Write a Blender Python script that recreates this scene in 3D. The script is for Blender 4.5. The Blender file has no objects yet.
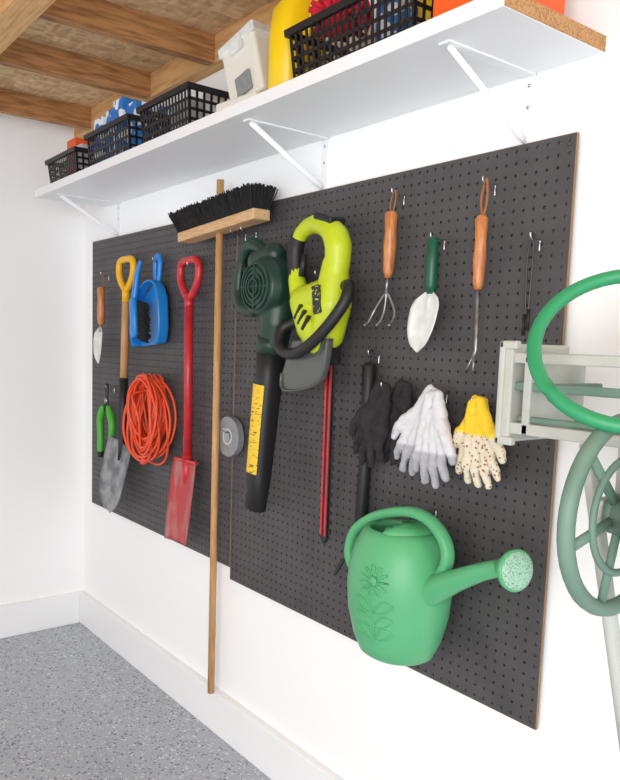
import bpy, bmesh, random
from math import *
from mathutils import Vector, Matrix
random.seed(7)
S=bpy.context.scene
COL=S.collection
# ------------------------------------------------------------------ materials
def lin(c):
    return tuple(((x/255)/12.92 if x/255<=.04045 else ((x/255+.055)/1.055)**2.4) for x in c)
def mat(name,rgb,rough=.5,metal=0,rgb2=None,scale=20,amt=.5,bump=0,bscale=None,stretch=(1,1,1),coat=0,spec=.5,detail=4,lo=.4,hi=.65):
    m=bpy.data.materials.new(name);m.use_nodes=True;nt=m.node_tree;b=nt.nodes['Principled BSDF']
    c=lin(rgb)+(1,);b.inputs['Base Color'].default_value=c
    b.inputs['Roughness'].default_value=rough;b.inputs['Metallic'].default_value=metal
    b.inputs['Coat Weight'].default_value=coat;b.inputs['Specular IOR Level'].default_value=spec
    tc=nt.nodes.new('ShaderNodeTexCoord');mp=nt.nodes.new('ShaderNodeMapping');mp.inputs['Scale'].default_value=stretch
    nt.links.new(tc.outputs['Object'],mp.inputs[0])
    if rgb2 is not None:
        n=nt.nodes.new('ShaderNodeTexNoise');n.inputs['Scale'].default_value=scale;n.inputs['Detail'].default_value=detail
        nt.links.new(mp.outputs[0],n.inputs['Vector'])
        r=nt.nodes.new('ShaderNodeValToRGB');r.color_ramp.elements[0].position=lo;r.color_ramp.elements[1].position=hi
        r.color_ramp.elements[0].color=c;r.color_ramp.elements[1].color=lin(rgb2)+(1,)
        nt.links.new(n.outputs[0],r.inputs[0]);nt.links.new(r.outputs[0],b.inputs['Base Color'])
    if bump:
        n2=nt.nodes.new('ShaderNodeTexNoise');n2.inputs['Scale'].default_value=bscale or scale;n2.inputs['Detail'].default_value=3
        nt.links.new(mp.outputs[0],n2.inputs['Vector'])
        bp=nt.nodes.new('ShaderNodeBump');bp.inputs['Strength'].default_value=bump;bp.inputs['Distance'].default_value=.002
        nt.links.new(n2.outputs[0],bp.inputs['Height']);nt.links.new(bp.outputs[0],b.inputs['Normal'])
    return m
M={}
M['wall']=mat('wall_paint',(249,250,251),.75,bump=.08,bscale=120)
M['trim']=mat('trim_paint',(243,244,246),.45)
M['shelf']=mat('shelf_white',(240,241,244),.4)
M['chip']=mat('particle_edge',(196,152,104),.8,rgb2=(160,112,66),scale=220)
M['board']=mat('pegboard_charcoal',(76,73,75),.55,rgb2=(70,67,69),scale=9,bump=.05,bscale=300)
M['brown']=mat('hardboard_edge',(150,118,88),.8)
M['joist']=mat('pine_joist',(190,138,88),.7,rgb2=(146,100,60),scale=14,stretch=(6,.6,6),bump=.1)
M['joist_x']=mat('pine_board',(224,178,120),.7,rgb2=(200,150,98),scale=14,stretch=(.6,6,6))
M['wood']=mat('wood_handle',(206,160,108),.5,rgb2=(184,134,84),scale=20,stretch=(8,8,.6))
M['wood2']=mat('tool_wood',(208,136,78),.4,rgb2=(172,100,52),scale=30,stretch=(8,8,.8),coat=.3)
M['wblock']=mat('broom_block_wood',(216,178,134),.6,rgb2=(196,154,108),scale=24,stretch=(.8,8,8))
M['steel']=mat('steel',(176,178,180),.35,.85,rgb2=(140,142,146),scale=40)
M['chrome']=mat('zinc_wire',(190,192,196),.25,1)
M['white']=mat('white_enamel',(226,228,226),.35,rgb2=(205,207,204),scale=25)
M['black']=mat('black_plastic',(28,28,30),.5)
M['dsteel']=mat('dark_steel',(70,70,74),.4,.6)
M['bask']=mat('basket_black',(26,26,30),.45)
M['bristle']=mat('bristle_black',(20,19,20),.9,rgb2=(38,36,36),scale=180,stretch=(1,1,.1))
M['blue']=mat('blue_plastic',(28,128,208),.35,coat=.2)
M['dblue']=mat('blue_box',(40,120,200),.5,rgb2=(235,240,245),scale=30,lo=.52,hi=.54,detail=0)
M['orange']=mat('orange_cord',(232,82,44),.45)
M['orangeb']=mat('orange_box',(236,92,30),.5)
M['red']=mat('red_paint',(196,38,46),.4,rgb2=(176,30,40),scale=30,coat=.2)
M['redblade']=mat('red_blade_worn',(180,56,60),.5,rgb2=(170,128,126),scale=11,lo=.45,hi=.7,detail=9,stretch=(1.6,1,.6))
M['spadeblade']=mat('spade_blade_worn',(112,114,118),.45,.5,rgb2=(160,162,166),scale=14,lo=.4,hi=.6,detail=7)
M['yellow']=mat('yellow_plastic',(240,180,30),.4)
M['jug']=mat('yellow_jug',(246,206,20),.35)
M['dgreen']=mat('dark_green_plastic',(26,58,48),.38,rgb2=(22,50,42),scale=8)
M['tgreen']=mat('trowel_green',(14,84,62),.35)
M['sgreen']=mat('shear_green',(74,168,52),.4)
M['lime']=mat('lime_plastic',(192,208,34),.38,rgb2=(184,200,30),scale=6)
M['label']=mat('yellow_label',(236,194,44),.5,rgb2=(110,92,40),scale=120,stretch=(.4,1,2.2),lo=.62,hi=.66,detail=1)
M['labelk']=mat('black_label',(30,30,30),.4,rgb2=(190,200,60),scale=120,lo=.62,hi=.64,detail=1)
M['can']=mat('can_green',(88,172,120),.42,rgb2=(82,165,113),scale=6)
M['canl']=mat('can_rose_green',(160,198,176),.5,rgb2=(110,158,132),scale=300,lo=.58,hi=.62,detail=0)
M['hose']=mat('hose_green',(44,146,96),.42)
M['reel']=mat('reel_green_grey',(108,136,122),.55,rgb2=(98,126,112),scale=10)
M['beige']=mat('reel_beige',(190,192,185),.55,rgb2=(176,178,170),scale=12)
M['glB']=mat('glove_black',(32,31,33),.95,rgb2=(46,44,47),scale=40,bump=.6,bscale=160)
M['grey']=mat('grey_tape',(134,136,141),.5,.1,rgb2=(146,148,152),scale=60)
M['lgrey']=mat('light_grey',(196,198,201),.5)
M['pom']=mat('red_chenille',(200,28,50),.9)
M['ivory']=mat('ivory_plastic',(226,224,214),.45)
M['leather']=mat('leather_loop',(150,100,60),.8)
M['cable']=mat('black_cable',(20,20,20),.5)
m=mat('smoked_guard',(120,124,120),.2);m.node_tree.nodes['Principled BSDF'].inputs['Transmission Weight'].default_value=.55;M['smoke']=m
def osb():
    m=bpy.data.materials.new('osb');m.use_nodes=True;nt=m.node_tree;b=nt.nodes['Principled BSDF'];b.inputs['Roughness'].default_value=.85
    tc=nt.nodes.new('ShaderNodeTexCoord');L=nt.links
    cols=[]
    for rot,sc in((.4,(20,54,16)),(-.7,(50,19,16))):
        mp=nt.nodes.new('ShaderNodeMapping');mp.inputs['Scale'].default_value=sc;mp.inputs['Rotation'].default_value=(0,0,rot)
        v=nt.nodes.new('ShaderNodeTexVoronoi');v.inputs['Scale'].default_value=1;r=nt.nodes.new('ShaderNodeValToRGB')
        r.color_ramp.elements[0].color=lin((178,136,92))+(1,);r.color_ramp.elements[1].color=lin((248,220,178))+(1,)
        L.new(tc.outputs['Object'],mp.inputs[0]);L.new(mp.outputs[0],v.inputs['Vector']);L.new(v.outputs['Color'],r.inputs[0]);cols.append(r)
    mx=nt.nodes.new('ShaderNodeMix');mx.data_type='RGBA';mx.inputs[0].default_value=.5
    L.new(cols[0].outputs[0],mx.inputs[6]);L.new(cols[1].outputs[0],mx.inputs[7]);L.new(mx.outputs[2],b.inputs['Base Color']);return m
M['osb']=osb()
def flk():
    m=bpy.data.materials.new('epoxy_flake_floor');m.use_nodes=True;nt=m.node_tree;b=nt.nodes['Principled BSDF'];b.inputs['Roughness'].default_value=.22
    tc=nt.nodes.new('ShaderNodeTexCoord');v=nt.nodes.new('ShaderNodeTexVoronoi');v.inputs['Scale'].default_value=150
    s=nt.nodes.new('ShaderNodeSeparateColor');r=nt.nodes.new('ShaderNodeValToRGB');r.color_ramp.interpolation='CONSTANT'
    e=r.color_ramp.elements;e[0].position=0;e[0].color=lin((104,112,124))+(1,);e[1].position=.06;e[1].color=lin((170,176,186))+(1,)
    for p,c in((.86,(212,215,219)),(.92,(146,154,166)),(.96,(184,189,195))):
        q=e.new(p);q.color=lin(c)+(1,)
    nt.links.new(tc.outputs['Object'],v.inputs['Vector']);nt.links.new(v.outputs['Color'],s.inputs[0]);nt.links.new(s.outputs[0],r.inputs[0]);nt.links.new(r.outputs[0],b.inputs['Base Color']);return m
M['floor']=flk()
def glovemat(name,top,zt,a,c,dots):
    m=bpy.data.materials.new(name);m.use_nodes=True;nt=m.node_tree;b=nt.nodes['Principled BSDF'];b.inputs['Roughness'].default_value=.9
    L=nt.links;tc=nt.nodes.new('ShaderNodeTexCoord')
    r=nt.nodes.new('ShaderNodeValToRGB')
    if dots:
        v=nt.nodes.new('ShaderNodeTexVoronoi');v.inputs['Scale'].default_value=105;L.new(tc.outputs['Object'],v.inputs['Vector']);L.new(v.outputs['Distance'],r.inputs[0])
        r.color_ramp.elements[0].position=.24;r.color_ramp.elements[1].position=.32
    else:
        v=nt.nodes.new('ShaderNodeTexNoise');v.inputs['Scale'].default_value=60;L.new(tc.outputs['Object'],v.inputs['Vector']);L.new(v.outputs[0],r.inputs[0])
    r.color_ramp.elements[0].color=lin(a)+(1,);r.color_ramp.elements[1].color=lin(c)+(1,)
    sp=nt.nodes.new('ShaderNodeSeparateXYZ');L.new(tc.outputs['Object'],sp.inputs[0])
    mt=nt.nodes.new('ShaderNodeMapRange');mt.inputs[1].default_value=zt-.004;mt.inputs[2].default_value=zt+.004;L.new(sp.outputs['Z'],mt.inputs[0])
    mx=nt.nodes.new('ShaderNodeMix');mx.data_type='RGBA';L.new(mt.outputs[0],mx.inputs[0]);L.new(r.outputs[0],mx.inputs[6]);mx.inputs[7].default_value=lin(top)+(1,)
    L.new(mx.outputs[2],b.inputs['Base Color'])
    n2=nt.nodes.new('ShaderNodeTexNoise');n2.inputs['Scale'].default_value=150;L.new(tc.outputs['Object'],n2.inputs['Vector'])
    bp=nt.nodes.new('ShaderNodeBump');bp.inputs['Strength'].default_value=.5;bp.inputs['Distance'].default_value=.002;L.new(n2.outputs[0],bp.inputs['Height']);L.new(bp.outputs[0],b.inputs['Normal'])
    return m
M['glY']=glovemat('glove_yellow_floral',(242,206,50),-.075,(160,104,84),(222,212,190),True)
M['glG']=glovemat('glove_grey_white',(212,212,217),-.135,(150,150,157),(186,186,192),False)
# ------------------------------------------------------------------ helpers
V=Vector
class Root:
    def __init__(s,name,anchor=(0,0,0)):
        s.o=bpy.data.objects.new(name,None);s.o.empty_display_size=.05;COL.objects.link(s.o);s.o.location=anchor;s.a=V(anchor)
def mk(name,verts,faces,mt,root=None,smooth=True,solid=0,bevel=0,subsurf=0,remesh=0,sm=0,recalc=True):
    a=root.a if root else V((0,0,0))
    me=bpy.data.meshes.new(name);me.from_pydata([V(v)-a for v in verts],[],faces)
    if recalc:
        bm=bmesh.new();bm.from_mesh(me);bmesh.ops.recalc_face_normals(bm,faces=bm.faces);bm.to_mesh(me);bm.free()
    me.materials.append(M[mt] if isinstance(mt,str) else mt)
    if smooth:
        me.polygons.foreach_set('use_smooth',[True]*len(me.polygons))
    o=bpy.data.objects.new(name,me);COL.objects.link(o)
    if root:o.parent=root.o
    if remesh:
        r=o.modifiers.new('r','REMESH');r.mode='VOXEL';r.voxel_size=remesh;r.use_smooth_shade=True
    if sm:
        q=o.modifiers.new('s','SMOOTH');q.iterations=sm;q.factor=.5
    if solid:
        q=o.modifiers.new('so','SOLIDIFY');q.thickness=solid;q.offset=0
    if bevel:
        q=o.modifiers.new('b','BEVEL');q.width=bevel;q.segments=3;q.limit_method='ANGLE';q.angle_limit=radians(40)
    return o
def boxg(x0,x1,y0,y1,z0,z1):
    v=[(x,y,z) for x in(x0,x1) for y in(y0,y1) for z in(z0,z1)]
    f=[(0,1,3,2),(4,6,7,5),(0,4,5,1),(2,3,7,6),(0,2,6,4),(1,5,7,3)]
    return v,f
def box(name,b,mt,root=None,bevel=.002):
    v,f=boxg(*b);return mk(name,v,f,mt,root,False,bevel=bevel)
def boxes(name,bs,mt,root,bevel=0):
    vs=[];fs=[]
    for b in bs:
        v,f=boxg(*b);k=len(vs);vs+=v;fs+=[tuple(i+k for i in q) for q in f]
    return mk(name,vs,fs,mt,root,False,bevel=bevel)
def cat(pts,n=6,closed=False):
    P=[V(p) for p in pts];N=len(P);out=[]
    rng=N if closed else N-1
    for i in range(rng):
        if closed:p0,p1,p2,p3=P[i-1],P[i],P[(i+1)%N],P[(i+2)%N]
        else:p0,p1,p2,p3=P[max(i-1,0)],P[i],P[i+1],P[min(i+2,N-1)]
        for j in range(n):
            t=j/n;out.append(.5*((2*p1)+(p2-p0)*t+(2*p0-5*p1+4*p2-p3)*t*t+(3*p1-p0-3*p2+p3)*t**3))
    if not closed:out.append(P[-1])
    return out
def lerpl(L,t):
    if not isinstance(L,(list,tuple)):return L
    x=t*(len(L)-1);i=min(int(x),len(L)-2);return L[i]+(L[i+1]-L[i])*(x-i)
def sweepg(pts,ra,rb=None,n=12,closed=False,ref=(0,-1,0),pw=2,caps=True,arc=None):
    P=[V(p) for p in pts];N=len(P);vs=[];fs=[];ref=V(ref)
    if rb is None:rb=ra
    a0,a1=arc if arc else (0,2*pi)
    m=n+1 if arc else n
    prev=None
    for i in range(N):
        if closed:T=(P[(i+1)%N]-P[i-1])
        else:T=P[min(i+1,N-1)]-P[max(i-1,0)]
        T.normalize()
        q=prev if prev is not None else ref
        Nn=q-T*q.dot(T)
        if Nn.length<1e-4:Nn=V((0,0,1))-T*T.z
        if Nn.length<1e-4:Nn=V((1,0,0))
        Nn.normalize();prev=Nn if abs(T.dot(ref))>.6 or prev is None else None
        if prev is None:
            Nn=ref-T*ref.dot(T);Nn.normalize();prev=Nn
        B=T.cross(Nn);t=i/max(1,N-1)
        A_=lerpl(ra,t);B_=lerpl(rb,t)
        for j in range(m):
            a=a0+(a1-a0)*j/n;c,s=cos(a),sin(a)
            if pw!=2:
                c=copysign(abs(c)**(2/pw),c);s=copysign(abs(s)**(2/pw),s)
            vs.append(P[i]+B*c*A_+Nn*s*B_)
    R=N if closed else N-1
    for i in range(R):
        k=(i+1)%N
        for j in range(m if not arc else n):
            l=(j+1)%m;fs.append((i*m+j,i*m+l,k*m+l,k*m+j))
    if caps and not closed and not arc:
        fs.append(tuple(range(m))[::-1]);fs.append(tuple((N-1)*m+j for j in range(m)))
    return vs,fs
def tube(name,pts,ra,mt,root=None,rb=None,**k):
    v,f=sweepg(pts,ra,rb,**k);return mk(name,v,f,mt,root)
def multi(parts):
    vs=[];fs=[]
    for v,f in parts:
        k=len(vs);vs+=list(v);fs+=[tuple(i+k for i in q) for q in f]
    return vs,fs
def tubes(name,plist,r,mt,root,**k):
    v,f=multi([sweepg(p,r,**k) for p in plist]);return mk(name,v,f,mt,root)
def latheg(c,axis,prof,n=32,sc=(1,1)):
    c=V(c);ax=V(axis).normalized();u=ax.orthogonal().normalized()
    if abs(ax.z)>.9:u=V((1,0,0));u=(u-ax*u.dot(ax)).normalized()
    w=ax.cross(u);vs=[];fs=[]
    for r,h in prof:
        for j in range(n):
            a=2*pi*j/n;vs.append(c+ax*h+u*cos(a)*r*sc[0]+w*sin(a)*r*sc[1])
    for i in range(len(prof)-1):
        for j in range(n):
            l=(j+1)%n;fs.append((i*n+j,i*n+l,(i+1)*n+l,(i+1)*n+j))
    if prof[0][0]>1e-5:fs.append(tuple(range(n))[::-1])
    if prof[-1][0]>1e-5:fs.append(tuple((len(prof)-1)*n+j for j in range(n)))
    return vs,fs
def lathe(name,c,axis,prof,mt,root,n=32,sc=(1,1),bevel=0,ring=False):
    v,f=latheg(c,axis,prof,n,sc)
    return mk(name,v,f,mt,root,bevel=bevel)
def ringlathe(name,c,axis,prof,mt,root,n=40):
    v,f=latheg(c,axis,prof+[prof[0]],n)
    f=[q for q in f if len(q)==4]
    return mk(name,v,f,mt,root,False)
def sphg(c,r,n=12,sc=(1,1,1)):
    vs=[];fs=[];c=V(c);m=n
    for i in range(m+1):
        th=pi*i/m
        for j in range(n*2):
            a=pi*j/n;vs.append(c+V((sin(th)*cos(a)*r*sc[0],sin(th)*sin(a)*r*sc[1],cos(th)*r*sc[2])))
    k=2*n
    for i in range(m):
        for j in range(k):fs.append((i*k+j,i*k+(j+1)%k,(i+1)*k+(j+1)%k,(i+1)*k+j))
    return vs,fs
def capg(p0,r0,p1,r1):
    return multi([sphg(p0,r0,8),sphg(p1,r1,8),sweepg([p0,p1],[r0,r1],n=16)])
def chain(pts,rs):
    return multi([capg(pts[i],rs[i],pts[i+1],rs[i+1]) for i in range(len(pts)-1)])
def poly(name,pts,y0,y1,mt,root,bevel=.002):
    n=len(pts);v=[(x,y0,z) for x,z in pts]+[(x,y1,z) for x,z in pts]
    f=[tuple(range(n)),tuple(range(2*n-1,n-1,-1))]+[(i,(i+1)%n,n+(i+1)%n,n+i) for i in range(n)]
    return mk(name,v,f,mt,root,False,bevel=bevel)
def blade(name,p0,p1,right,widths,sag,mt,root,th=.0022,nu=10,nv=18,out=(0,-1,0),lip=0):
    p0=V(p0);p1=V(p1);R_=V(right).normalized();O=V(out);vs=[];fs=[]
    for i in range(nv+1):
        t=i/nv;w=lerpl(widths,t);c=p0.lerp(p1,t)
        for j in range(nu+1):
            s=2*j/nu-1;vs.append(c+R_*s*w/2+O*(sag*(s*s)*(w/max(widths)))+O*lip*sin(t*pi)*-1)
    for i in range(nv):
        for j in range(nu):
            k=i*(nu+1)+j;fs.append((k,k+1,k+nu+2,k+nu+1))
    return mk(name,vs,fs,mt,root,solid=th)
BF=-.004  # pegboard front plane
def hook(root,x,z,l=.04,name='hook'):
    p=cat([(x,BF-.0025,z-.022),(x,BF-.003,z-.012),(x,BF-.0026,z),(x,BF-.012,z),(x,BF-l*.7,z-.004),(x,BF-l,z+.003),(x,BF-l-.002,z+.013)],5)
    return tubes(name,[p],.002,'chrome',root,n=8)
# ------------------------------------------------------------------ room
WY=.012
box('floor',(-.1,4.6,-4.6,.1,-.05,0),'floor',bevel=0)
box('wall_back',(-.1,4.6,WY,WY+.1,0,2.75),'wall',bevel=0)
box('wall_left',(-.1,0,-4.6,WY,0,2.75),'wall',bevel=0)
box('baseboard_back',(0,4.6,-.016,WY,0,.157),'trim',bevel=.003)
box('baseboard_left',(0,.016,-4.6,-.016,0,.157),'trim',bevel=.003)
box('ceiling',(0,4.6,-4.6,WY,2.425,2.45),'osb',bevel=0)
js=Root('ceiling_joists',(1,-1,2.38))
boxes('joist_run',[(x-.04,x,-4.5,-.04,2.335,2.425) for x in(.20,.775,1.24,1.80,2.36,2.92,3.5)],'joist',js,.002)
boxes('ledger',[(0,4.6,-.04,WY,2.335,2.425)],'joist_x',js,.002)
boxes('cross_board',[(0,4.5,-.74,-.65,2.297,2.335)],'joist_x',js,.002)
# ------------------------------------------------------------------ pegboards
def pegboard(x0,x1,z0,z1):
    r=Root('pegboard',((x0+x1)/2,0,(z0+z1)/2));sp=.0254;R=.0036
    nx=round((x1-x0)/sp);nz=round((z1-z0)/sp);dx=(x1-x0)/nx;dz=(z1-z0)/nz
    vs=[];fs=[];idx={}
    def gv(i,j):
        k=(i,j)
        if k not in idx:idx[k]=len(vs);vs.append((x0+i*dx/2,BF,z0+j*dz/2))
        return idx[k]
    ring=[(2,1),(2,2),(1,2),(0,2),(0,1),(0,0),(1,0),(2,0)]
    for a in range(nx):
        for b in range(nz):
            cx=x0+(a+.5)*dx;cz=z0+(b+.5)*dz
            o=[gv(2*a+i,2*b+j) for i,j in ring];k=len(vs)
            for q in range(8):vs.append((cx+R*cos(q*pi/4),BF,cz+R*sin(q*pi/4)))
            for q in range(8):vs.append((cx+R*cos(q*pi/4),BF+.006,cz+R*sin(q*pi/4)))
            for q in range(8):
                n=(q+1)%8;fs.append((o[q],k+q,k+n,o[n]));fs.append((k+q,k+8+q,k+8+n,k+n))
    mk('panel',vs,fs,'board',r,False,recalc=False)
    boxes('edges',[(x0-.001,x0,BF,BF+.006,z0,z1),(x1,x1+.0015,BF,BF+.006,z0,z1),(x0,x1,BF,BF+.006,z0-.001,z0),(x0,x1,BF,BF+.006,z1,z1+.001)],'brown',r)
    boxes('furring',[(x0+.02,x1-.02,BF+.0062,WY-.0005,z,z+.03) for z in(z0+.04,(z0+z1)/2,z1-.07)],'black',r)
    pp=[]
    for x in(x0+.015,x1-.015):
        for z in(z0+.02,(z0+z1)/2,z1-.02):pp.append(latheg((x,BF,z),(0,-1,0),[(0.004,0),(.004,.0012),(.0001,.002)],10))
    v,f=multi(pp);mk('screws',v,f,'board',r)
pegboard(.136,1.345,.633,1.851)
pegboard(1.350,2.575,.592,1.851)
# ------------------------------------------------------------------ shelf
sh=Root('wall_shelf',(1.44,-.15,2.015))
X0,X1=.232,2.612
box('plank',(X0,X1,-.303,WY,1.997,2.028),'shelf',sh,.001)
box('raw_end',(X1,X1+.002,-.302,WY,1.998,2.027),'chip',sh,0)
for i,x in enumerate((.39,1.772,2.447)):
    boxes('bracket_%d'%i,[(x-.014,x+.014,WY-.004,WY,1.835,1.997),(x-.014,x+.014,-.265,WY,1.993,1.997)],'shelf',sh,.0008)
    tube('brace_%d'%i,[(x,-.25,1.993),(x,-.02,1.872),(x,WY-.003,1.858)],.0022,'shelf',sh,rb=.009,n=8,ref=(0,0,1))
    v,f=multi([latheg((x,WY-.004,z),(0,-1,0),[(.004,0),(.004,.001),(.0001,.002)],10) for z in(1.85,1.93,1.975)])
    mk('screws_%d'%i,v,f,'chrome',sh)
ST=2.0285
def basket(x0,x1,y0,y1,h,nx=16,ny=9,rows=4):
    r=Root('storage_basket',((x0+x1)/2,(y0+y1)/2,ST));z0=ST;z1=ST+h;t=.0025;ins=.012
    bs=[(x0+ins,x1-ins,y0+ins,y1-ins,z0,z0+.003)]
    rm=.008
    bs+=[(x0-rm,x1+rm,y0-rm,y0+t,z1-.016,z1),(x0-rm,x1+rm,y1-t,y1+rm,z1-.016,z1),(x0-rm,x0+t,y0,y1,z1-.016,z1),(x1-t,x1+rm,y0,y1,z1-.016,z1)]
    def lean(b):
        v,f=boxg(*b);o=[]
        cx,cy=(x0+x1)/2,(y0+y1)/2
        for p in v:
            k=(z1-p[2])/h;o.append((p[0]+(cx-p[0])*k*ins*2/(x1-x0),p[1]+(cy-p[1])*k*ins*2/(y1-y0),p[2]))
        return o,f
    for k in range(rows+1):
        z=z0+(h-.016)*k/rows;w=.008 if k else .018
        bs+=[(x0,x1,y0,y0+t,z,z+w),(x0,x1,y1-t,y1,z,z+w),(x0,x0+t,y0,y1,z,z+w),(x1-t,x1,y0,y1,z,z+w)]
    for i in range(nx+1):
        x=x0+(x1-x0-.008)*i/nx
        bs+=[(x,x+.008,y0,y0+t,z0,z1),(x,x+.008,y1-t,y1,z0,z1)]
    for i in range(ny+1):
        y=y0+(y1-y0-.008)*i/ny
        bs+=[(x0,x0+t,y,y+.008,z0,z1),(x1-t,x1,y,y+.008,z0,z1)]
    v,f=multi([lean(b) for b in bs]);mk('lattice',v,f,'bask',r,False)
    return r
b1=basket(.33,.64,-.285,-.05,.105)
v,f=multi([sphg((.40,-.2,ST+.09),.035,8),sphg((.54,-.15,ST+.08),.04,8)]);mk('tennis_balls',v,f,'sgreen',b1)
box('carton_orange',(.46,.55,-.25,-.14,ST+.006,ST+.165),'orangeb',b1)
box('carton_white',(.56,.61,-.25,-.12,ST+.006,ST+.13),'lgrey',b1)
lathe('spray_can',(.59,-.1,ST+.005),(0,0,1),[(.03,0),(.03,.15),(.012,.17),(.012,.19),(0.001,.192)],'orangeb',b1,n=20)
b2=basket(.745,1.10,-.285,-.05,.125)
for i,x in enumerate((.76,.845,.93,1.015)):
    box('blue_carton_%d'%i,(x,x+.075,-.262+.01*(i%2),-.09,ST+.006,ST+.18+.014*(i%3)),'dblue',b2)
b3=basket(1.18,1.50,-.285,-.05,.125)
box('carton_grey',(1.24,1.36,-.2,-.08,ST+.006,ST+.14),'lgrey',b3)
lathe('jar',(1.43,-.15,ST+.005),(0,0,1),[(.04,0),(.04,.1),(.03,.115),(.03,.13),(.001,.131)],'white',b3,n=20)
iv=Root('plastic_container',(1.72,-.18,ST))
def rotbox(name,c,s,rot,mt,root,bevel=.01):
    Rm=Matrix.Rotation(rot[2],3,'Z')@Matrix.Rotation(rot[1],3,'Y')@Matrix.Rotation(rot[0],3,'X')
    v,f=boxg(-s[0]/2,s[0]/2,-s[1]/2,s[1]/2,-s[2]/2,s[2]/2)
    return mk(name,[V(c)+Rm@V(p) for p in v],f,mt,root,False,bevel=bevel)
rotbox('body',(1.70,-.18,ST+.112),(.14,.12,.17),(0,-.3,.1),'ivory',iv)
rotbox('lid',(1.673,-.18,ST+.20),(.155,.135,.03),(0,-.3,.1),'white',iv,.006)
rotbox('latch',(1.688,-.248,ST+.185),(.05,.012,.04),(0,-.3,.1),'white',iv,.003)
rotbox('recess',(1.725,-.244,ST+.075),(.06,.006,.055),(0,-.3,.1),'grey',iv,.002)
rotbox('foot',(1.715,-.19,ST+.018),(.17,.16,.034),(0,0,.1),'ivory',iv,.006)
jg=Root('yellow_jug',(1.89,-.2,ST))
v,f=sweepg([(1.885,-.19,ST),(1.885,-.19,ST+.01),(1.885,-.19,ST+.16),(1.885,-.19,ST+.22),(1.89,-.19,ST+.27),(1.89,-.19,ST+.29)],[.045,.05,.05,.048,.022,.02],[.06,.07,.07,.06,.022,.02],n=28,pw=3.2)
mk('bottle',v,f,'jug',jg)
tube('handle',cat([(1.93,-.2,ST+.27),(1.96,-.2,ST+.25),(1.96,-.2,ST+.17),(1.93,-.2,ST+.14)],6),.011,'jug',jg)
lathe('cap',(1.89,-.19,ST+.288),(0,0,1),[(.024,0),(.024,.03),(.001,.031)],'red',jg,n=24)
b4=basket(1.975,2.385,-.285,-.04,.125,nx=20)
pp=[]
for i in range(260):
    a=random.uniform(0,2*pi);b=random.uniform(-.4,1.4);d=V((cos(a)*cos(b),sin(a)*cos(b),sin(b)));c=V((2.06,-.2,ST+.15))
    pp.append(sweepg([c+d*.03,c+d*.075],.005,n=6))
v,f=multi(pp+[sphg((2.06,-.2,ST+.15),.05,8)]);mk('chenille_duster',v,f,'pom',b4)
box('blue_bottle',(2.20,2.27,-.22,-.14,ST+.006,ST+.2),'dblue',b4,.01)
lathe('paint_tin',(2.33,-.16,ST+.005),(0,0,1),[(.04,0),(.04,.16),(.035,.165),(.035,.17),(.001,.17)],'jug',b4,n=24)
lathe('spray_bottle',(2.16,-.12,ST+.005),(0,0,1),[(.035,0),(.035,.15),(.012,.2),(.012,.24),(.001,.24)],'pom',b4,n=20)
ob=Root('orange_toolbox',(2.49,-.18,ST))
box('base',(2.415,2.57,-.27,-.06,ST,ST+.10),'orangeb',ob,.008)
box('lid',(2.41,2.575,-.275,-.055,ST+.102,ST+.125),'lgrey',ob,.005)
tube('handle',cat([(2.445,-.165,ST+.125),(2.445,-.165,ST+.16),(2.54,-.165,ST+.16),(2.54,-.165,ST+.125)],5),.007,'black',ob)
# ------------------------------------------------------------------ left tools
t=Root('hand_trowel',(.33,-.04,1.5))
hook(t,.325,1.69)
tube('cord_loop',cat([(.325,-.035,1.70),(.318,-.037,1.66),(.329,-.04,1.62),(.337,-.037,1.66),(.327,-.035,1.70)],5),.0016,'leather',t)
tube('handle',[(.33,-.045,1.638),(.33,-.045,1.630),(.33,-.045,1.58),(.33,-.045,1.53),(.33,-.045,1.48),(.33,-.045,1.47)],[.008,.017,.015,.018,.015,.008],'wood2',t,n=16)
tube('tang',[(.33,-.045,1.475),(.33,-.05,1.44)],.006,'steel',t)
blade('blade',(.33,-.045,1.46),(.325,-.055,1.30),(1,0,0),[.03,.082,.09,.09,.086,.075,.05,.004],.012,'white',t)

def dgrip(root,x,z,w,h,mt,d=-.045,r=.014):
    p=cat([(x,d,z-h),(x-w*.42,d,z-h*.62),(x-w*.5,d,z-h*.2),(x-w*.36,d,z),(x,d,z+.003),(x+w*.36,d,z),(x+w*.5,d,z-h*.2),(x+w*.42,d,z-h*.62)],6,True)
    tube('d_grip',p,r,mt,root,closed=True,n=12)
    tube('socket',[(x,d,z-h+.012),(x,d,z-h-.05)],[r*1.3,r*1.15],mt,root,n=14)
t=Root('garden_spade',(.56,-.05,1.2))
hook(t,.583,1.725,.05)
dgrip(t,.583,1.735,.135,.12,'yellow')
tube('shaft',[(.583,-.045,1.62),(.566,-.045,1.23)],.016,'wood',t,n=14)
tube('socket_neck',[(.567,-.045,1.25),(.558,-.045,1.10),(.562,-.05,.95),(.56,-.062,.90)],[.019,.018,.015,.006],'black',t,n=14)
blade('blade',(.572,-.05,.975),(.510,-.09,.68),(.99,0,-.18),[.21,.225,.225,.225,.222,.218,.205,.17,.07],.014,'spadeblade',t)

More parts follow.
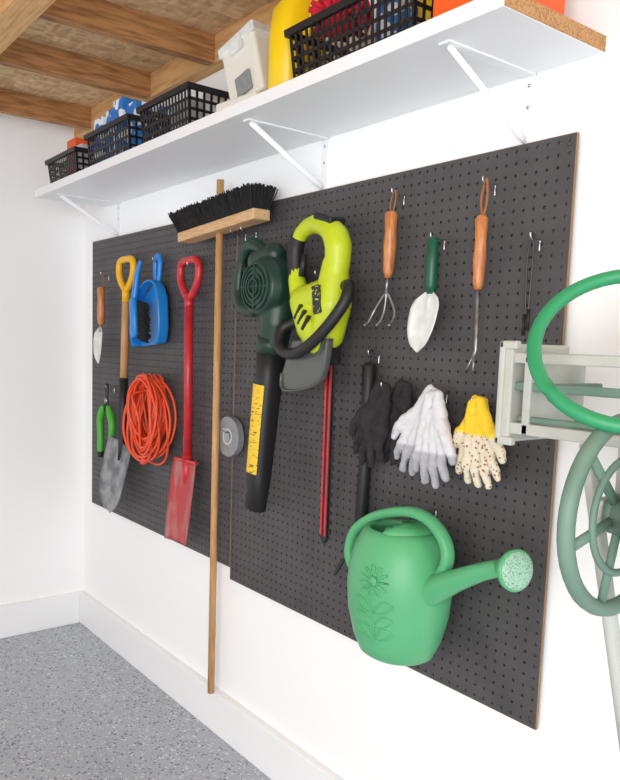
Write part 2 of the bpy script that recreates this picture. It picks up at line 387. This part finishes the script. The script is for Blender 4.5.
t=Root('dustpan',(.79,-.05,1.55))
hook(t,.828,1.715,.045)
dx=-.012
poly('pan',[(x+dx,z) for x,z in[(.80,1.625),(.865,1.63),(.915,1.58),(.925,1.46),(.90,1.40),(.70,1.385),(.68,1.46),(.735,1.585)]],-.022,-.028,'blue',t)
tube('pan_rim',cat([(x+dx,y,z) for x,y,z in[(.70,-.045,1.385),(.68,-.048,1.46),(.735,-.05,1.585),(.80,-.05,1.63),(.865,-.05,1.635),(.915,-.05,1.585),(.928,-.048,1.46),(.905,-.045,1.40)]],4),.004,'blue',t,rb=.022,pw=4)
tube('pan_handle',cat([(x+dx,-.03,z) for x,z in[(.835,1.62),(.825,1.68),(.828,1.72),(.845,1.735),(.862,1.72),(.862,1.68),(.85,1.62)]],5),.010,'blue',t)
t=Root('hand_brush',(.77,-.07,1.5))
tube('handle',cat([(.79,-.082,1.715),(.765,-.084,1.66),(.755,-.087,1.60),(.75,-.092,1.555)],5),[.008,.012,.013,.013],'blue',t)
tube('head',[(.75,-.094,1.575),(.752,-.094,1.56),(.765,-.094,1.43),(.767,-.094,1.42)],[.01,.022,.022,.012],'blue',t,rb=[.008,.012,.012,.008],pw=3)
pp=[]
for i in range(700):
    u=random.random();w=random.uniform(-.02,.02);x=.752+.015*u+w;z=1.565-.14*u
    pp.append(sweepg([(x,-.086,z),(x+.06+random.uniform(-.006,.014),-.074+random.uniform(-.012,.012),z-.02+random.uniform(-.008,.008))],.0018,n=4))
v,f=multi(pp);mk('bristles',v,f,'bristle',t)

t=Root('garden_shears',(.38,-.04,1.05))
hook(t,.388,1.195)
for i,(x0,x1,xb) in enumerate(((.35,.322,.395),(.40,.440,.375))):
    tube('grip_%d'%i,cat([(x0,-.04,1.115),(x1-.004*(1-2*i),-.042,1.05),(x1,-.042,.97),(x1,-.042,.89)],5),[.012,.017,.016,.015,.016,.012],'sgreen',t,n=14)
    tube('butt_%d'%i,[(x1,-.042,.905),(x1,-.042,.88)],[.016,.012],'black',t,n=14)
    tube('neck_%d'%i,[(x0,-.04,1.10),(.38,-.04,1.14),(xb,-.04,1.19),(xb+.003*(2*i-1),-.04,1.215)],[.011,.013,.009,.002],'black',t,rb=.004)
lathe('pivot',(.38,-.034,1.14),(0,-1,0),[(.012,0),(.012,.012),(.001,.014)],'steel',t,n=16)

t=Root('extension_cord',(.85,-.07,1.1))
hook(t,.842,1.265,.07)
PL=[]
for i in range(26):
    ry=random.uniform(-.006,.006);a=random.uniform(.085,.135);b=a+random.uniform(.028,.05);d=-.040-.070*(i/26)
    cx=.855+random.uniform(-.014,.014);cz=1.272-b*1.0+random.uniform(-.012,.008);tl=random.uniform(-.09,.09);pts=[]
    for k in range(14):
        th=2*pi*k/14;x=a*cos(th)*(1-.12*sin(th));z=b*sin(th)
        pts.append((cx+x*cos(tl)-z*sin(tl),d+.014*sin(th*2+i)+ry,cz+x*sin(tl)+z*cos(tl)))
    PL.append(cat(pts,4,True))
v,f=multi([sweepg(p,.0052,n=8,closed=True) for p in PL]);mk('coil',v,f,'orange',t)
tube('wrap',cat([(.82,-.03,1.22),(.815,-.12,1.20),(.86,-.13,1.15),(.87,-.12,1.09),(.84,-.1,1.0),(.85,-.09,.96)],5),.0052,'orange',t)
tube('plug',[(.85,-.09,.965),(.852,-.09,.93)],[.009,.014],'orange',t)

t=Root('spade',(1.1,-.05,1.2))
hook(t,1.105,1.68,.05)
dgrip(t,1.105,1.695,.13,.13,'red')
tube('shaft',[(1.105,-.045,1.58),(1.112,-.045,.98)],.0165,'red',t,n=14)
tube('neck',[(1.112,-.045,1.0),(1.115,-.05,.93),(1.115,-.056,.89)],[.02,.017,.005],'red',t,n=14)
blade('blade',(1.118,-.05,.98),(1.10,-.075,.675),(1,0,.03),[.16,.168,.17,.17,.166,.16],.012,'redblade',t)
box('tread',(1.042,1.197,-.062,-.048,.975,.985),'red',t)

# broom
t=Root('push_broom',(1.31,-.05,1.1))
tube('handle',[(1.289,-.034,.160),(1.327,-.062,1.94)],.0125,'wood',t,n=16)
c=V((1.345,-.07,1.785));rz=Matrix.Rotation(.05,3,'Y').inverted()@Matrix.Rotation(-.03,3,'Z')
def bx(name,s,off,mt,bev=.004):
    v,f=boxg(-s[0]/2+off[0],s[0]/2+off[0],-s[1]/2+off[1],s[1]/2+off[1],-s[2]/2+off[2],s[2]/2+off[2])
    return mk(name,[c+rz@V(p) for p in v],f,mt,t,False,bevel=bev)
bx('block',(.49,.062,.033),(0,0,0),'wblock')
pp=[]
for i in range(5200):
    x=random.uniform(-.24,.24);y=random.uniform(-.028,.028);fl=x/.245
    h=.066+random.uniform(-.010,.006)
    a=c+rz@V((x,y,.012));b=c+rz@V((x+fl*.024-.012+random.uniform(-.008,.008),y*1.7+random.uniform(-.008,.008),.012+h+.005))
    pp.append(sweepg([a,b],.0022,n=4,caps=False))
v,f=multi(pp);mk('bristles',v,f,'bristle',t)
hook(t,1.46,1.765,.06);hook(t,1.40,1.765,.06,'hook_2')
# tape roll
t=Root('duct_tape_roll',(1.36,-.03,1.095))
hook(t,1.36,1.112,.045)
ringlathe('tape',(1.36,-.012,1.095),(0,-1,0),[(.026,0),(.068,0),(.068,.022),(.026,.022)],'grey',t)
ringlathe('core',(1.36,-.0115,1.095),(0,-1,0),[(.022,.0),(.028,.0),(.028,.024),(.022,.024)],'lgrey',t)

# ------------------------------------------------------------------ leaf blower
t=Root('leaf_blower',(1.62,-.1,1.4))
hook(t,1.56,1.70,.09);hook(t,1.60,1.70,.09,'hook_2')
g=[latheg((1.665,-.03,1.575),(0,-1,0),[(.06,0),(.082,.012),(.088,.04),(.088,.085),(.076,.112),(.05,.12)],36)]
g.append(chain([(1.60,-.085,1.655),(1.67,-.085,1.672)],[.035,.035]))
g.append(chain([(1.60,-.08,1.60),(1.585,-.08,1.66)],[.04,.035]))
g.append(sweepg([(1.695,-.08,1.56),(1.69,-.085,1.47),(1.675,-.085,1.40)],[.052,.050,.042],n=24))
v,f=multi(g);mk('fan_housing',v,f,'dgreen',t,remesh=.004,sm=4)
g=[chain(cat([(1.62,-.085,1.685),(1.56,-.085,1.712),(1.515,-.085,1.69),(1.49,-.085,1.63),(1.485,-.085,1.57),(1.51,-.085,1.525),(1.57,-.085,1.51),(1.62,-.085,1.53)],2),[.019,.02,.021,.02,.018,.017,.017,.018,.019,.022,.024,.022,.02,.02,.02])]
v,f=multi(g);mk('handle',v,f,'dgreen',t,remesh=.004,sm=3)
for i,rr in enumerate((.022,.037,.052,.066)):
    ringlathe('intake_ring_%d'%i,(1.665,-.146,1.575),(0,-1,0),[(rr-.003,0),(rr+.003,0),(rr+.002,.010-.002*i+.002),(rr-.002,.012-.002*i)],'dgreen',t)
boxes('intake_bars',[(1.665-.066,1.665+.066,-.153,-.145,1.573,1.577),(1.663,1.667,-.153,-.145,1.51,1.64)],'dgreen',t)
tube('collar',[(1.676,-.085,1.43),(1.668,-.085,1.385)],[.048,.044],'dgreen',t,n=28)
tp=[(1.670,-.085,1.40),(1.660,-.087,1.30),(1.647,-.09,1.15),(1.63,-.092,1.00),(1.617,-.094,.905)]
tube('tube_lower',tp,[.041,.039,.037,.037,.04],'black',t,rb=[.041,.039,.037,.034,.026],n=28,pw=2.6)
lp=[(1.657,-.087,1.29),(1.645,-.09,1.15),(1.632,-.092,1.02)]
tube('warning_label',lp,[.0405,.0385,.0385],'label',t,rb=[.0405,.0388,.036],n=10,arc=(radians(50),radians(130)),pw=2.6,caps=False)
tube('trigger',[(1.515,-.085,1.66),(1.53,-.085,1.61)],[.008,.01],'black',t)

# ------------------------------------------------------------------ hedge trimmer
t=Root('hedge_trimmer',(1.9,-.1,1.4))
hook(t,1.875,1.60,.09);hook(t,1.84,1.71,.05,'hook_2')
D=-.095
g=[chain(cat([(1.962,D,1.60),(1.965,D,1.67),(1.935,D,1.715),(1.87,D,1.737),(1.81,D,1.72),(1.785,D,1.67),(1.79,D,1.60),(1.82,D,1.52)],2),[.032,.034,.036,.035,.032,.028,.025,.023,.021,.020,.021,.022,.024,.027,.03])]
g.append(chain([(1.835,D,1.53),(1.885,D,1.465),(1.92,D,1.42)],[.045,.056,.048]))
g.append(chain([(1.955,D,1.62),(1.95,D,1.52),(1.93,D,1.44)],[.036,.052,.048]))
g.append(chain([(1.84,D,1.53),(1.95,D,1.55)],[.044,.046]))
v,f=multi(g);mk('motor_body',v,f,'lime',t,remesh=.004,sm=5)
tube('soft_grip',cat([(1.797,D-.001,1.705),(1.784,D-.001,1.67),(1.789,D-.001,1.60),(1.803,D-.001,1.56)],4),.0232,'black',t,rb=.0225,n=14)
tube('trigger',[(1.825,D,1.66),(1.815,D,1.60)],[.008,.01],'black',t)
rotbox('battery_pack',(1.925,D,1.745),(.075,.055,.02),(0,.3,0),'black',t,.006)
rotbox('brand_plate',(1.945,D-.050,1.53),(.03,.008,.075),(0,-.15,0),'labelk',t,.002)
rotbox('vent_plate',(1.865,D-.047,1.50),(.008,.012,.045),(0,.6,0),'black',t,.002)
rotbox('vent_plate_2',(1.885,D-.05,1.485),(.008,.012,.045),(0,.6,0),'black',t,.002)
rotbox('vent_plate_3',(1.905,D-.052,1.47),(.008,.012,.045),(0,.6,0),'black',t,.002)
tube('front_handle',cat([(1.975,D+.01,1.56),(2.022,D-.01,1.565),(2.03,D-.03,1.52),(1.985,D-.05,1.455),(1.92,D-.06,1.405),(1.84,D-.05,1.385),(1.775,D-.04,1.405),(1.76,D-.02,1.455),(1.80,D+.01,1.48)],5),.0155,'black',t,n=14)
poly('blade_guard',[(1.83,1.42),(1.98,1.43),(1.96,1.33),(1.90,1.295),(1.80,1.285),(1.785,1.33)],D-.03,D-.036,'smoke',t,.001)
tube('guard_lip',cat([(1.785,D-.03,1.33),(1.80,D-.035,1.285),(1.90,D-.035,1.295),(1.96,D-.03,1.33),(1.98,D-.03,1.43)],4),.004,'smoke',t,rb=.012)
rotbox('gearbox',(1.925,D,1.39),(.08,.06,.06),(0,0,0),'black',t,.008)
n=19;L=[];Rr=[]
for i in range(n):
    z=1.38-(1.38-.89)*i/n;L+=[(1.934,z),(1.925,z-.008),(1.925,z-.013),(1.934,z-.019)];Rr+=[(1.962,z),(1.971,z-.008),(1.971,z-.013),(1.962,z-.019)]
pts=L+[(1.934,.885),(1.948,.870),(1.962,.885)]+Rr[::-1]
poly('cutting_blade',pts,D+.008,D+.005,'dsteel',t,0)
poly('blade_bar',[(1.935,1.39),(1.961,1.39),(1.961,.885),(1.948,.873),(1.935,.885)],D+.004,D-.002,'black',t,.001)
poly('red_strip',[(1.936,1.38),(1.943,1.38),(1.943,.895),(1.936,.895)],D-.002,D-.004,'red',t,0)
poly('red_strip_2',[(1.953,1.38),(1.960,1.38),(1.960,.895),(1.953,.895)],D-.002,D-.004,'red',t,0)

# long cultivator
t=Root('long_cultivator',(2.04,-.03,1.1))
hook(t,2.043,1.39,.04)
tube('hang_loop',cat([(2.041,-.032,1.36),(2.034,-.033,1.39),(2.043,-.033,1.405),(2.052,-.033,1.39),(2.045,-.032,1.36)],4),.002,'cable',t)
tube('handle',[(2.032,-.03,1.37),(2.032,-.03,1.36),(2.032,-.03,1.25),(2.031,-.03,1.1),(2.025,-.03,.95),(2.024,-.03,.925)],[.01,.018,.0165,.016,.018,.012],'black',t,n=16)
tube('ferrule',[(2.024,-.03,.93),(2.02,-.03,.875)],[.012,.009],'steel',t)
tubes('tines',[cat([(2.02,-.03,.88),(2.02+dx*.5,-.035,.85),(2.02+dx,-.04,.82),(2.02+dx*1.15,-.06,.785)],5) for dx in(-.05,0,.055)],.005,'black',t,n=8)

# ------------------------------------------------------------------ gloves
def glove(name,x,z,y,tilt,mir,mt,sc=1,curl=0,thumbout=1):
    r=Root(name,(x,y,z));g=[]
    def T(px,pz,py=0):
        px*=mir;c,s=cos(tilt),sin(tilt);return (x+sc*(px*c-pz*s),y+sc*py,z+sc*(px*s+pz*c))
    kn=[(-.034,-.128),(-.012,-.136),(.012,-.133),(.033,-.122)]
    tip=[(-.048,-.196),(-.017,-.215),(.015,-.21),(.045,-.185)]
    for (a,b),(c_,d_) in zip(kn,tip):
        g.append(chain([T(a*.5,-.045,0),T(a,b,-.004)],[.016*sc,.0165*sc]))
        m=((a+c_)/2,(b+d_)/2)
        g.append(chain([T(a,b,-.004),T(m[0],m[1],-.012),T(c_,d_,-.004+curl)],[.0125*sc,.0118*sc,.0095*sc]))
    g.append(chain([T(-.02,-.06,0),T(-.048,-.095,-.01),T(-.066*thumbout,-.13,-.012),T(-.07*thumbout,-.152,-.008)],[.018*sc,.0155*sc,.0125*sc,.010*sc]))
    g.append(chain([T(-.012,0,0),T(-.02,-.05,0)],[.012*sc,.018*sc]))
    g.append(chain([T(.014,-.004,0),T(.02,-.05,0)],[.012*sc,.018*sc]))
    g.append(chain([T(-.012,0,0),T(.014,-.004,0)],[.011*sc,.011*sc]))
    v,f=multi(g);o=mk('shell',v,f,mt,r,remesh=.0032,sm=3)
    q=o.modifiers.new('d','DISPLACE');tx=bpy.data.textures.new('n','CLOUDS');tx.noise_scale=.025;q.texture=tx;q.strength=.009;q.mid_level=.5
    return r
r=glove('work_glove',2.128,1.318,-.072,-.20,1,'glB',.98);hook(r,2.137,1.312,.08)
glove('work_glove',2.165,1.322,-.036,-.16,1,'glB',.94)
r=glove('work_glove',2.272,1.312,-.045,-.32,1,'glG',1.0);hook(r,2.279,1.304,.06)
glove('work_glove',2.294,1.306,-.068,.02,-1,'glG',.98)
r=glove('work_glove',2.404,1.302,-.045,.0,1,'glY',.86);hook(r,2.401,1.292,.06)
glove('work_glove',2.411,1.300,-.062,.18,-1,'glY',.88)

# ------------------------------------------------------------------ right hand tools
t=Root('hand_cultivator',(2.11,-.045,1.6))
hook(t,2.108,1.79,.045)
tube('loop',cat([(2.104,-.045,1.735),(2.097,-.043,1.77),(2.108,-.038,1.80),(2.114,-.043,1.77),(2.105,-.045,1.735)],5),.002,'leather',t)
tube('handle',[(2.104,-.045,1.748),(2.104,-.045,1.742),(2.104,-.045,1.70),(2.103,-.045,1.66),(2.102,-.045,1.60),(2.101,-.045,1.585)],[.009,.0165,.0145,.0165,.013,.008],'wood2',t,n=16)
tube('shaft',[(2.101,-.045,1.59),(2.098,-.045,1.545)],.0045,'steel',t)
tubes('tines',[cat([(2.098,-.045,1.55),(2.098+dx*.35,-.045,1.535),(2.098+dx*.9,-.05,1.50),(2.098+dx,-.062,1.475),(2.098+dx*1.05,-.075,1.465)],5) for dx in(-.042,0,.042)],.0035,'steel',t,n=8)
t=Root('hand_trowel',(2.25,-.045,1.54))
hook(t,2.247,1.668,.05)
tube('handle',[(2.247,-.045,1.672),(2.247,-.045,1.665),(2.246,-.045,1.61),(2.246,-.045,1.56),(2.247,-.045,1.54)],[.008,.0135,.0145,.016,.009],'tgreen',t,n=16)
tube('tang',[(2.247,-.045,1.55),(2.243,-.05,1.50)],[.008,.004],'white',t)
blade('blade',(2.244,-.045,1.545),(2.226,-.060,1.402),(1,0,.02),[.026,.074,.088,.088,.086,.080,.068,.050,.004],.008,'white',t)
t=Root('hand_weeder',(2.39,-.045,1.58))
hook(t,2.385,1.775,.045)
tube('loop',cat([(2.386,-.045,1.70),(2.378,-.043,1.74),(2.385,-.038,1.785),(2.394,-.043,1.74),(2.387,-.045,1.70)],5),.003,'leather',t)
tube('handle',[(2.384,-.045,1.706),(2.384,-.045,1.698),(2.384,-.045,1.65),(2.384,-.045,1.61),(2.384,-.045,1.56),(2.384,-.045,1.545)],[.009,.0145,.0125,.0145,.012,.008],'wood2',t,n=16)
tube('shaft',[(2.384,-.045,1.55),(2.388,-.045,1.41),(2.386,-.05,1.395)],.0045,'steel',t)
tubes('fork',[[(2.386,-.05,1.40),(2.384+s*.006,-.052,1.38),(2.382+s*.009,-.055,1.365)] for s in(-1,1)],.003,'steel',t,n=8)
t=Root('cable_ties',(2.511,-.035,1.56))
hook(t,2.508,1.645,.035)
tubes('ties',[cat([(2.504,-.03,1.655),(2.500,-.035,1.60),(2.503,-.035,1.50),(2.502,-.036,1.455)],4),cat([(2.510,-.03,1.655),(2.513,-.035,1.58),(2.511,-.035,1.52),(2.512,-.036,1.462)],4)],.0022,'dsteel',t,n=8)
tubes('tie_sleeves',[[(2.502,-.0355,1.49),(2.502,-.036,1.445)],[(2.512,-.0355,1.50),(2.512,-.036,1.455)]],.0036,'cable',t,n=8)

# ------------------------------------------------------------------ watering can
t=Root('watering_can',(2.26,-.13,.83))
CX=2.275;UP=.008
hook(t,2.265,1.012+UP,.14)
cc=(CX,-.135,.018+UP)
prof=[(.02,.664),(.074,.664),(.086,.672),(.102,.71),(.116,.77),(.121,.83),(.117,.88),(.105,.925),(.090,.955),(.080,.968),(.072,.966),(.076,.95),(.097,.90),(.107,.83),(.102,.75),(.09,.69),(.001,.685)]
lathe('body',cc,(0,0,1),prof,'can',t,n=56,sc=(1.07,.96))
v,f=sweepg(cat([(2.32,-.145,.832),(2.39,-.15,.878),(2.46,-.155,.921),(2.53,-.16,.960),(2.588,-.165,.985)],5),[.045,.034,.024,.019,.017],n=24)
mk('spout',v,f,'can',t)
ax=V((.92,-.22,.10)).normalized()
rb_=V((2.584,-.165,.984))
lathe('rose',rb_,ax,[(.017,-.01),(.02,.0),(.032,.018),(.040,.028),(.042,.036),(.038,.039)],'can',t,n=32)
lathe('rose_face',rb_+ax*.0355,ax,[(.039,0),(.036,.006),(.02,.010),(.0005,.011)],'canl',t,n=32)
tube('handle',cat([(x+.003,y,z+UP) for x,y,z in[(2.18,-.14,.835),(2.135,-.14,.845),(2.105,-.14,.88),(2.118,-.14,.94),(2.165,-.14,.982),(2.23,-.14,1.012),(2.31,-.14,1.03),(2.37,-.14,1.018),(2.41,-.14,.98),(2.415,-.14,.935),(2.385,-.14,.89),(2.355,-.14,.87)]],5),.0125,'can',t,rb=.016,n=16,pw=2.6)
v,f=latheg(cc,(0,0,1),[(.080,.966),(.062,.978),(.04,.984),(.02,.986)],32)
keep=[q for q in f if len(q)==4 and all((V(v[i]).x-CX)>.012 for i in q)]
mk('mouth_hood',v,keep,'can',t,solid=.003)
def onb(ang,z,off=.001):
    rr=.119
    for (r0,z0),(r1,z1) in zip(prof[1:9],prof[2:10]):
        if z0<=z<=z1:rr=r0+(r1-r0)*(z-z0)/(z1-z0+1e-9)
    return V((cc[0]+cos(ang)*(rr+off)*1.07,cc[1]+sin(ang)*(rr+off)*.96,z+cc[2]))
A0=radians(-78)
PL=[]
for k in range(11):
    a=2*pi*k/11
    da,dz=cos(a),sin(a)
    PL.append([onb(A0+da*.12,.865+dz*.013),onb(A0+da*.24+.05*dz,.865+dz*.027),onb(A0+da*.31,.865+dz*.034),onb(A0+da*.24-.05*dz,.865+dz*.027),onb(A0+da*.12,.865+dz*.013)])
PL.append([onb(A0,.845),onb(A0-.04,.80),onb(A0+.03,.76),onb(A0,.725)])
for s in(-1,1):
    for z in(.80,.765,.735):
        PL.append([onb(A0,z-.01),onb(A0+s*.2,z+.02),onb(A0+s*.4,z+.014),onb(A0+s*.22,z-.006),onb(A0,z-.01)])
tubes('embossed_flower',[cat(p,4) for p in PL],.0022,'can',t,n=6)
v,f=sphg(onb(A0,.865),.012,8,(1,.5,1));mk('flower_centre',v,f,'can',t)

# ------------------------------------------------------------------ hose reel (axis parallel to the wall)
t=Root('hose_reel',(2.9,-.25,1.2))
def circ(c,nrm,r,n=44,a0=0,a1=2*pi):
    nrm=V(nrm).normalized();u=V((0,0,1)).cross(nrm).normalized();w=nrm.cross(u);c=V(c)
    return [c+u*cos(a0+(a1-a0)*k/n)*r+w*sin(a0+(a1-a0)*k/n)*r for k in range(n)]
RC=V((2.91,-.345,1.178))
v,f=multi([sweepg(circ(RC,(1,0,0),.140),.012,.012,n=12,closed=True,ref=(1,0,0)),
  sweepg(circ(RC+V((.006,0,0)),(1,0,0),.085),.006,.005,n=10,closed=True,ref=(1,0,0))]
  +[sweepg([RC+V((.0,cos(a)*.02,sin(a)*.02)),RC+V((0,cos(a)*.138,sin(a)*.138))],.008,.006,n=10,ref=(1,0,0)) for a in[k*pi/3+.25 for k in range(6)]]
  +[latheg(RC-V((.012,0,0)),(1,0,0),[(.03,0),(.03,.024),(.001,.026)],24)])
mk('reel_flange_left',v,f,'reel',t)
v2=[V(p)+V((.34,0,0)) for p in v];mk('reel_flange_right',v2,f,'reel',t)
lathe('drum',RC,(1,0,0),[(.032,0),(.032,.34),(.001,.34)],'reel',t,n=32)
tubes('hose_wraps',[circ(RC+V((.09+.02*(k%12),0,0)),(1,0,0),.043+.017*(k//12)) for k in range(36)],.009,'hose',t,closed=True,n=8,ref=(1,0,0))
lc=V((2.905,-.335,1.424))
lp=circ(lc,(.42,-.70,.62),.138,52)
tubes('hose_loop',[lp],.011,'hose',t,closed=True,n=14,ref=(0,0,1))
boxes('frame_plate',[(2.662,2.680,-.31,-.14,1.255,1.425),(2.654,2.666,-.315,-.27,1.25,1.43),(2.654,2.690,-.315,-.30,1.25,1.265),(2.654,2.690,-.315,-.30,1.415,1.43)],'beige',t,.004)
boxes('frame_bars',[(2.67,3.30,-.305,-.285,1.392,1.41),(2.67,3.30,-.305,-.285,1.27,1.29),(2.67,3.30,-.17,-.15,1.392,1.41),(2.70,2.715,-.305,-.14,1.27,1.405)],'beige',t,.003)
boxes('frame_rails',[(2.67,3.30,-.30,-.288,1.345,1.36),(2.67,3.30,-.17,-.15,1.27,1.29),(2.74,2.755,-.30,-.15,1.345,1.36),(2.69,3.30,-.301,-.288,1.292,1.302)],'reel',t,.003)
boxes('bearing_arm',[(2.872,2.892,-.365,-.14,1.16,1.198),(2.872,2.892,-.30,-.26,1.17,1.40),(2.82,2.86,-.22,-.16,1.40,1.52)],'beige',t,.004)
tube('leg_front',[(2.82,-.297,1.27),(2.832,-.297,1.213),(2.94,-.29,.72)],.009,'beige',t,rb=.013,n=12,pw=4)
tube('leg_back',[(3.20,-.297,1.27),(3.19,-.29,1.0),(3.17,-.29,.72)],.009,'beige',t,rb=.013,n=12,pw=4)
boxes('leg_tie',[(2.94,3.17,-.30,-.28,.72,.74)],'beige',t,.003)
boxes('wall_mount',[(2.86,2.90,-.16,WY,1.27,1.31),(3.12,3.16,-.16,WY,1.27,1.31),(2.86,2.90,-.004,WY,1.1,1.45),(3.12,3.16,-.004,WY,1.1,1.45)],'steel',t,.003)
# ------------------------------------------------------------------ light
w=bpy.data.worlds.new('daylight');S.world=w;w.use_nodes=True
bg=w.node_tree.nodes['Background'];bg.inputs[0].default_value=(.95,.975,1,1);bg.inputs[1].default_value=1.3
def area(name,loc,target,sx,sy,e,col=(1,1,1)):
    l=bpy.data.lights.new(name,'AREA');l.shape='RECTANGLE';l.size=sx;l.size_y=sy;l.energy=e;l.color=col
    o=bpy.data.objects.new(name,l);COL.objects.link(o);o.location=loc
    o.rotation_euler=(V(target)-V(loc)).to_track_quat('-Z','Y').to_euler()
area('garage_door_daylight',(4.4,-3.2,1.6),(.9,0,1.2),2.6,2.2,110)
# ------------------------------------------------------------------ camera
cam=bpy.data.cameras.new('camera');co=bpy.data.objects.new('camera',cam);COL.objects.link(co)
yaw,pit,rol=.6389,.1071,.0295
f_=V((-cos(yaw)*cos(pit),sin(yaw)*cos(pit),-sin(pit)));r_=f_.cross(V((0,0,1))).normalized();u_=r_.cross(f_)
R2=cos(rol)*r_+sin(rol)*u_;U2=-sin(rol)*r_+cos(rol)*u_
m=Matrix((R2,U2,-f_)).transposed().to_4x4();m.translation=V((3.4735,-1.3992,1.4141));co.matrix_world=m
cam.sensor_width=36;cam.lens=748.04/780*36;cam.shift_x=(310-276.4515)/780;cam.shift_y=(423.5305-390)/780
cam.clip_start=.02
S.camera=co
S.view_settings.view_transform='Standard'
S.view_settings.look='None'
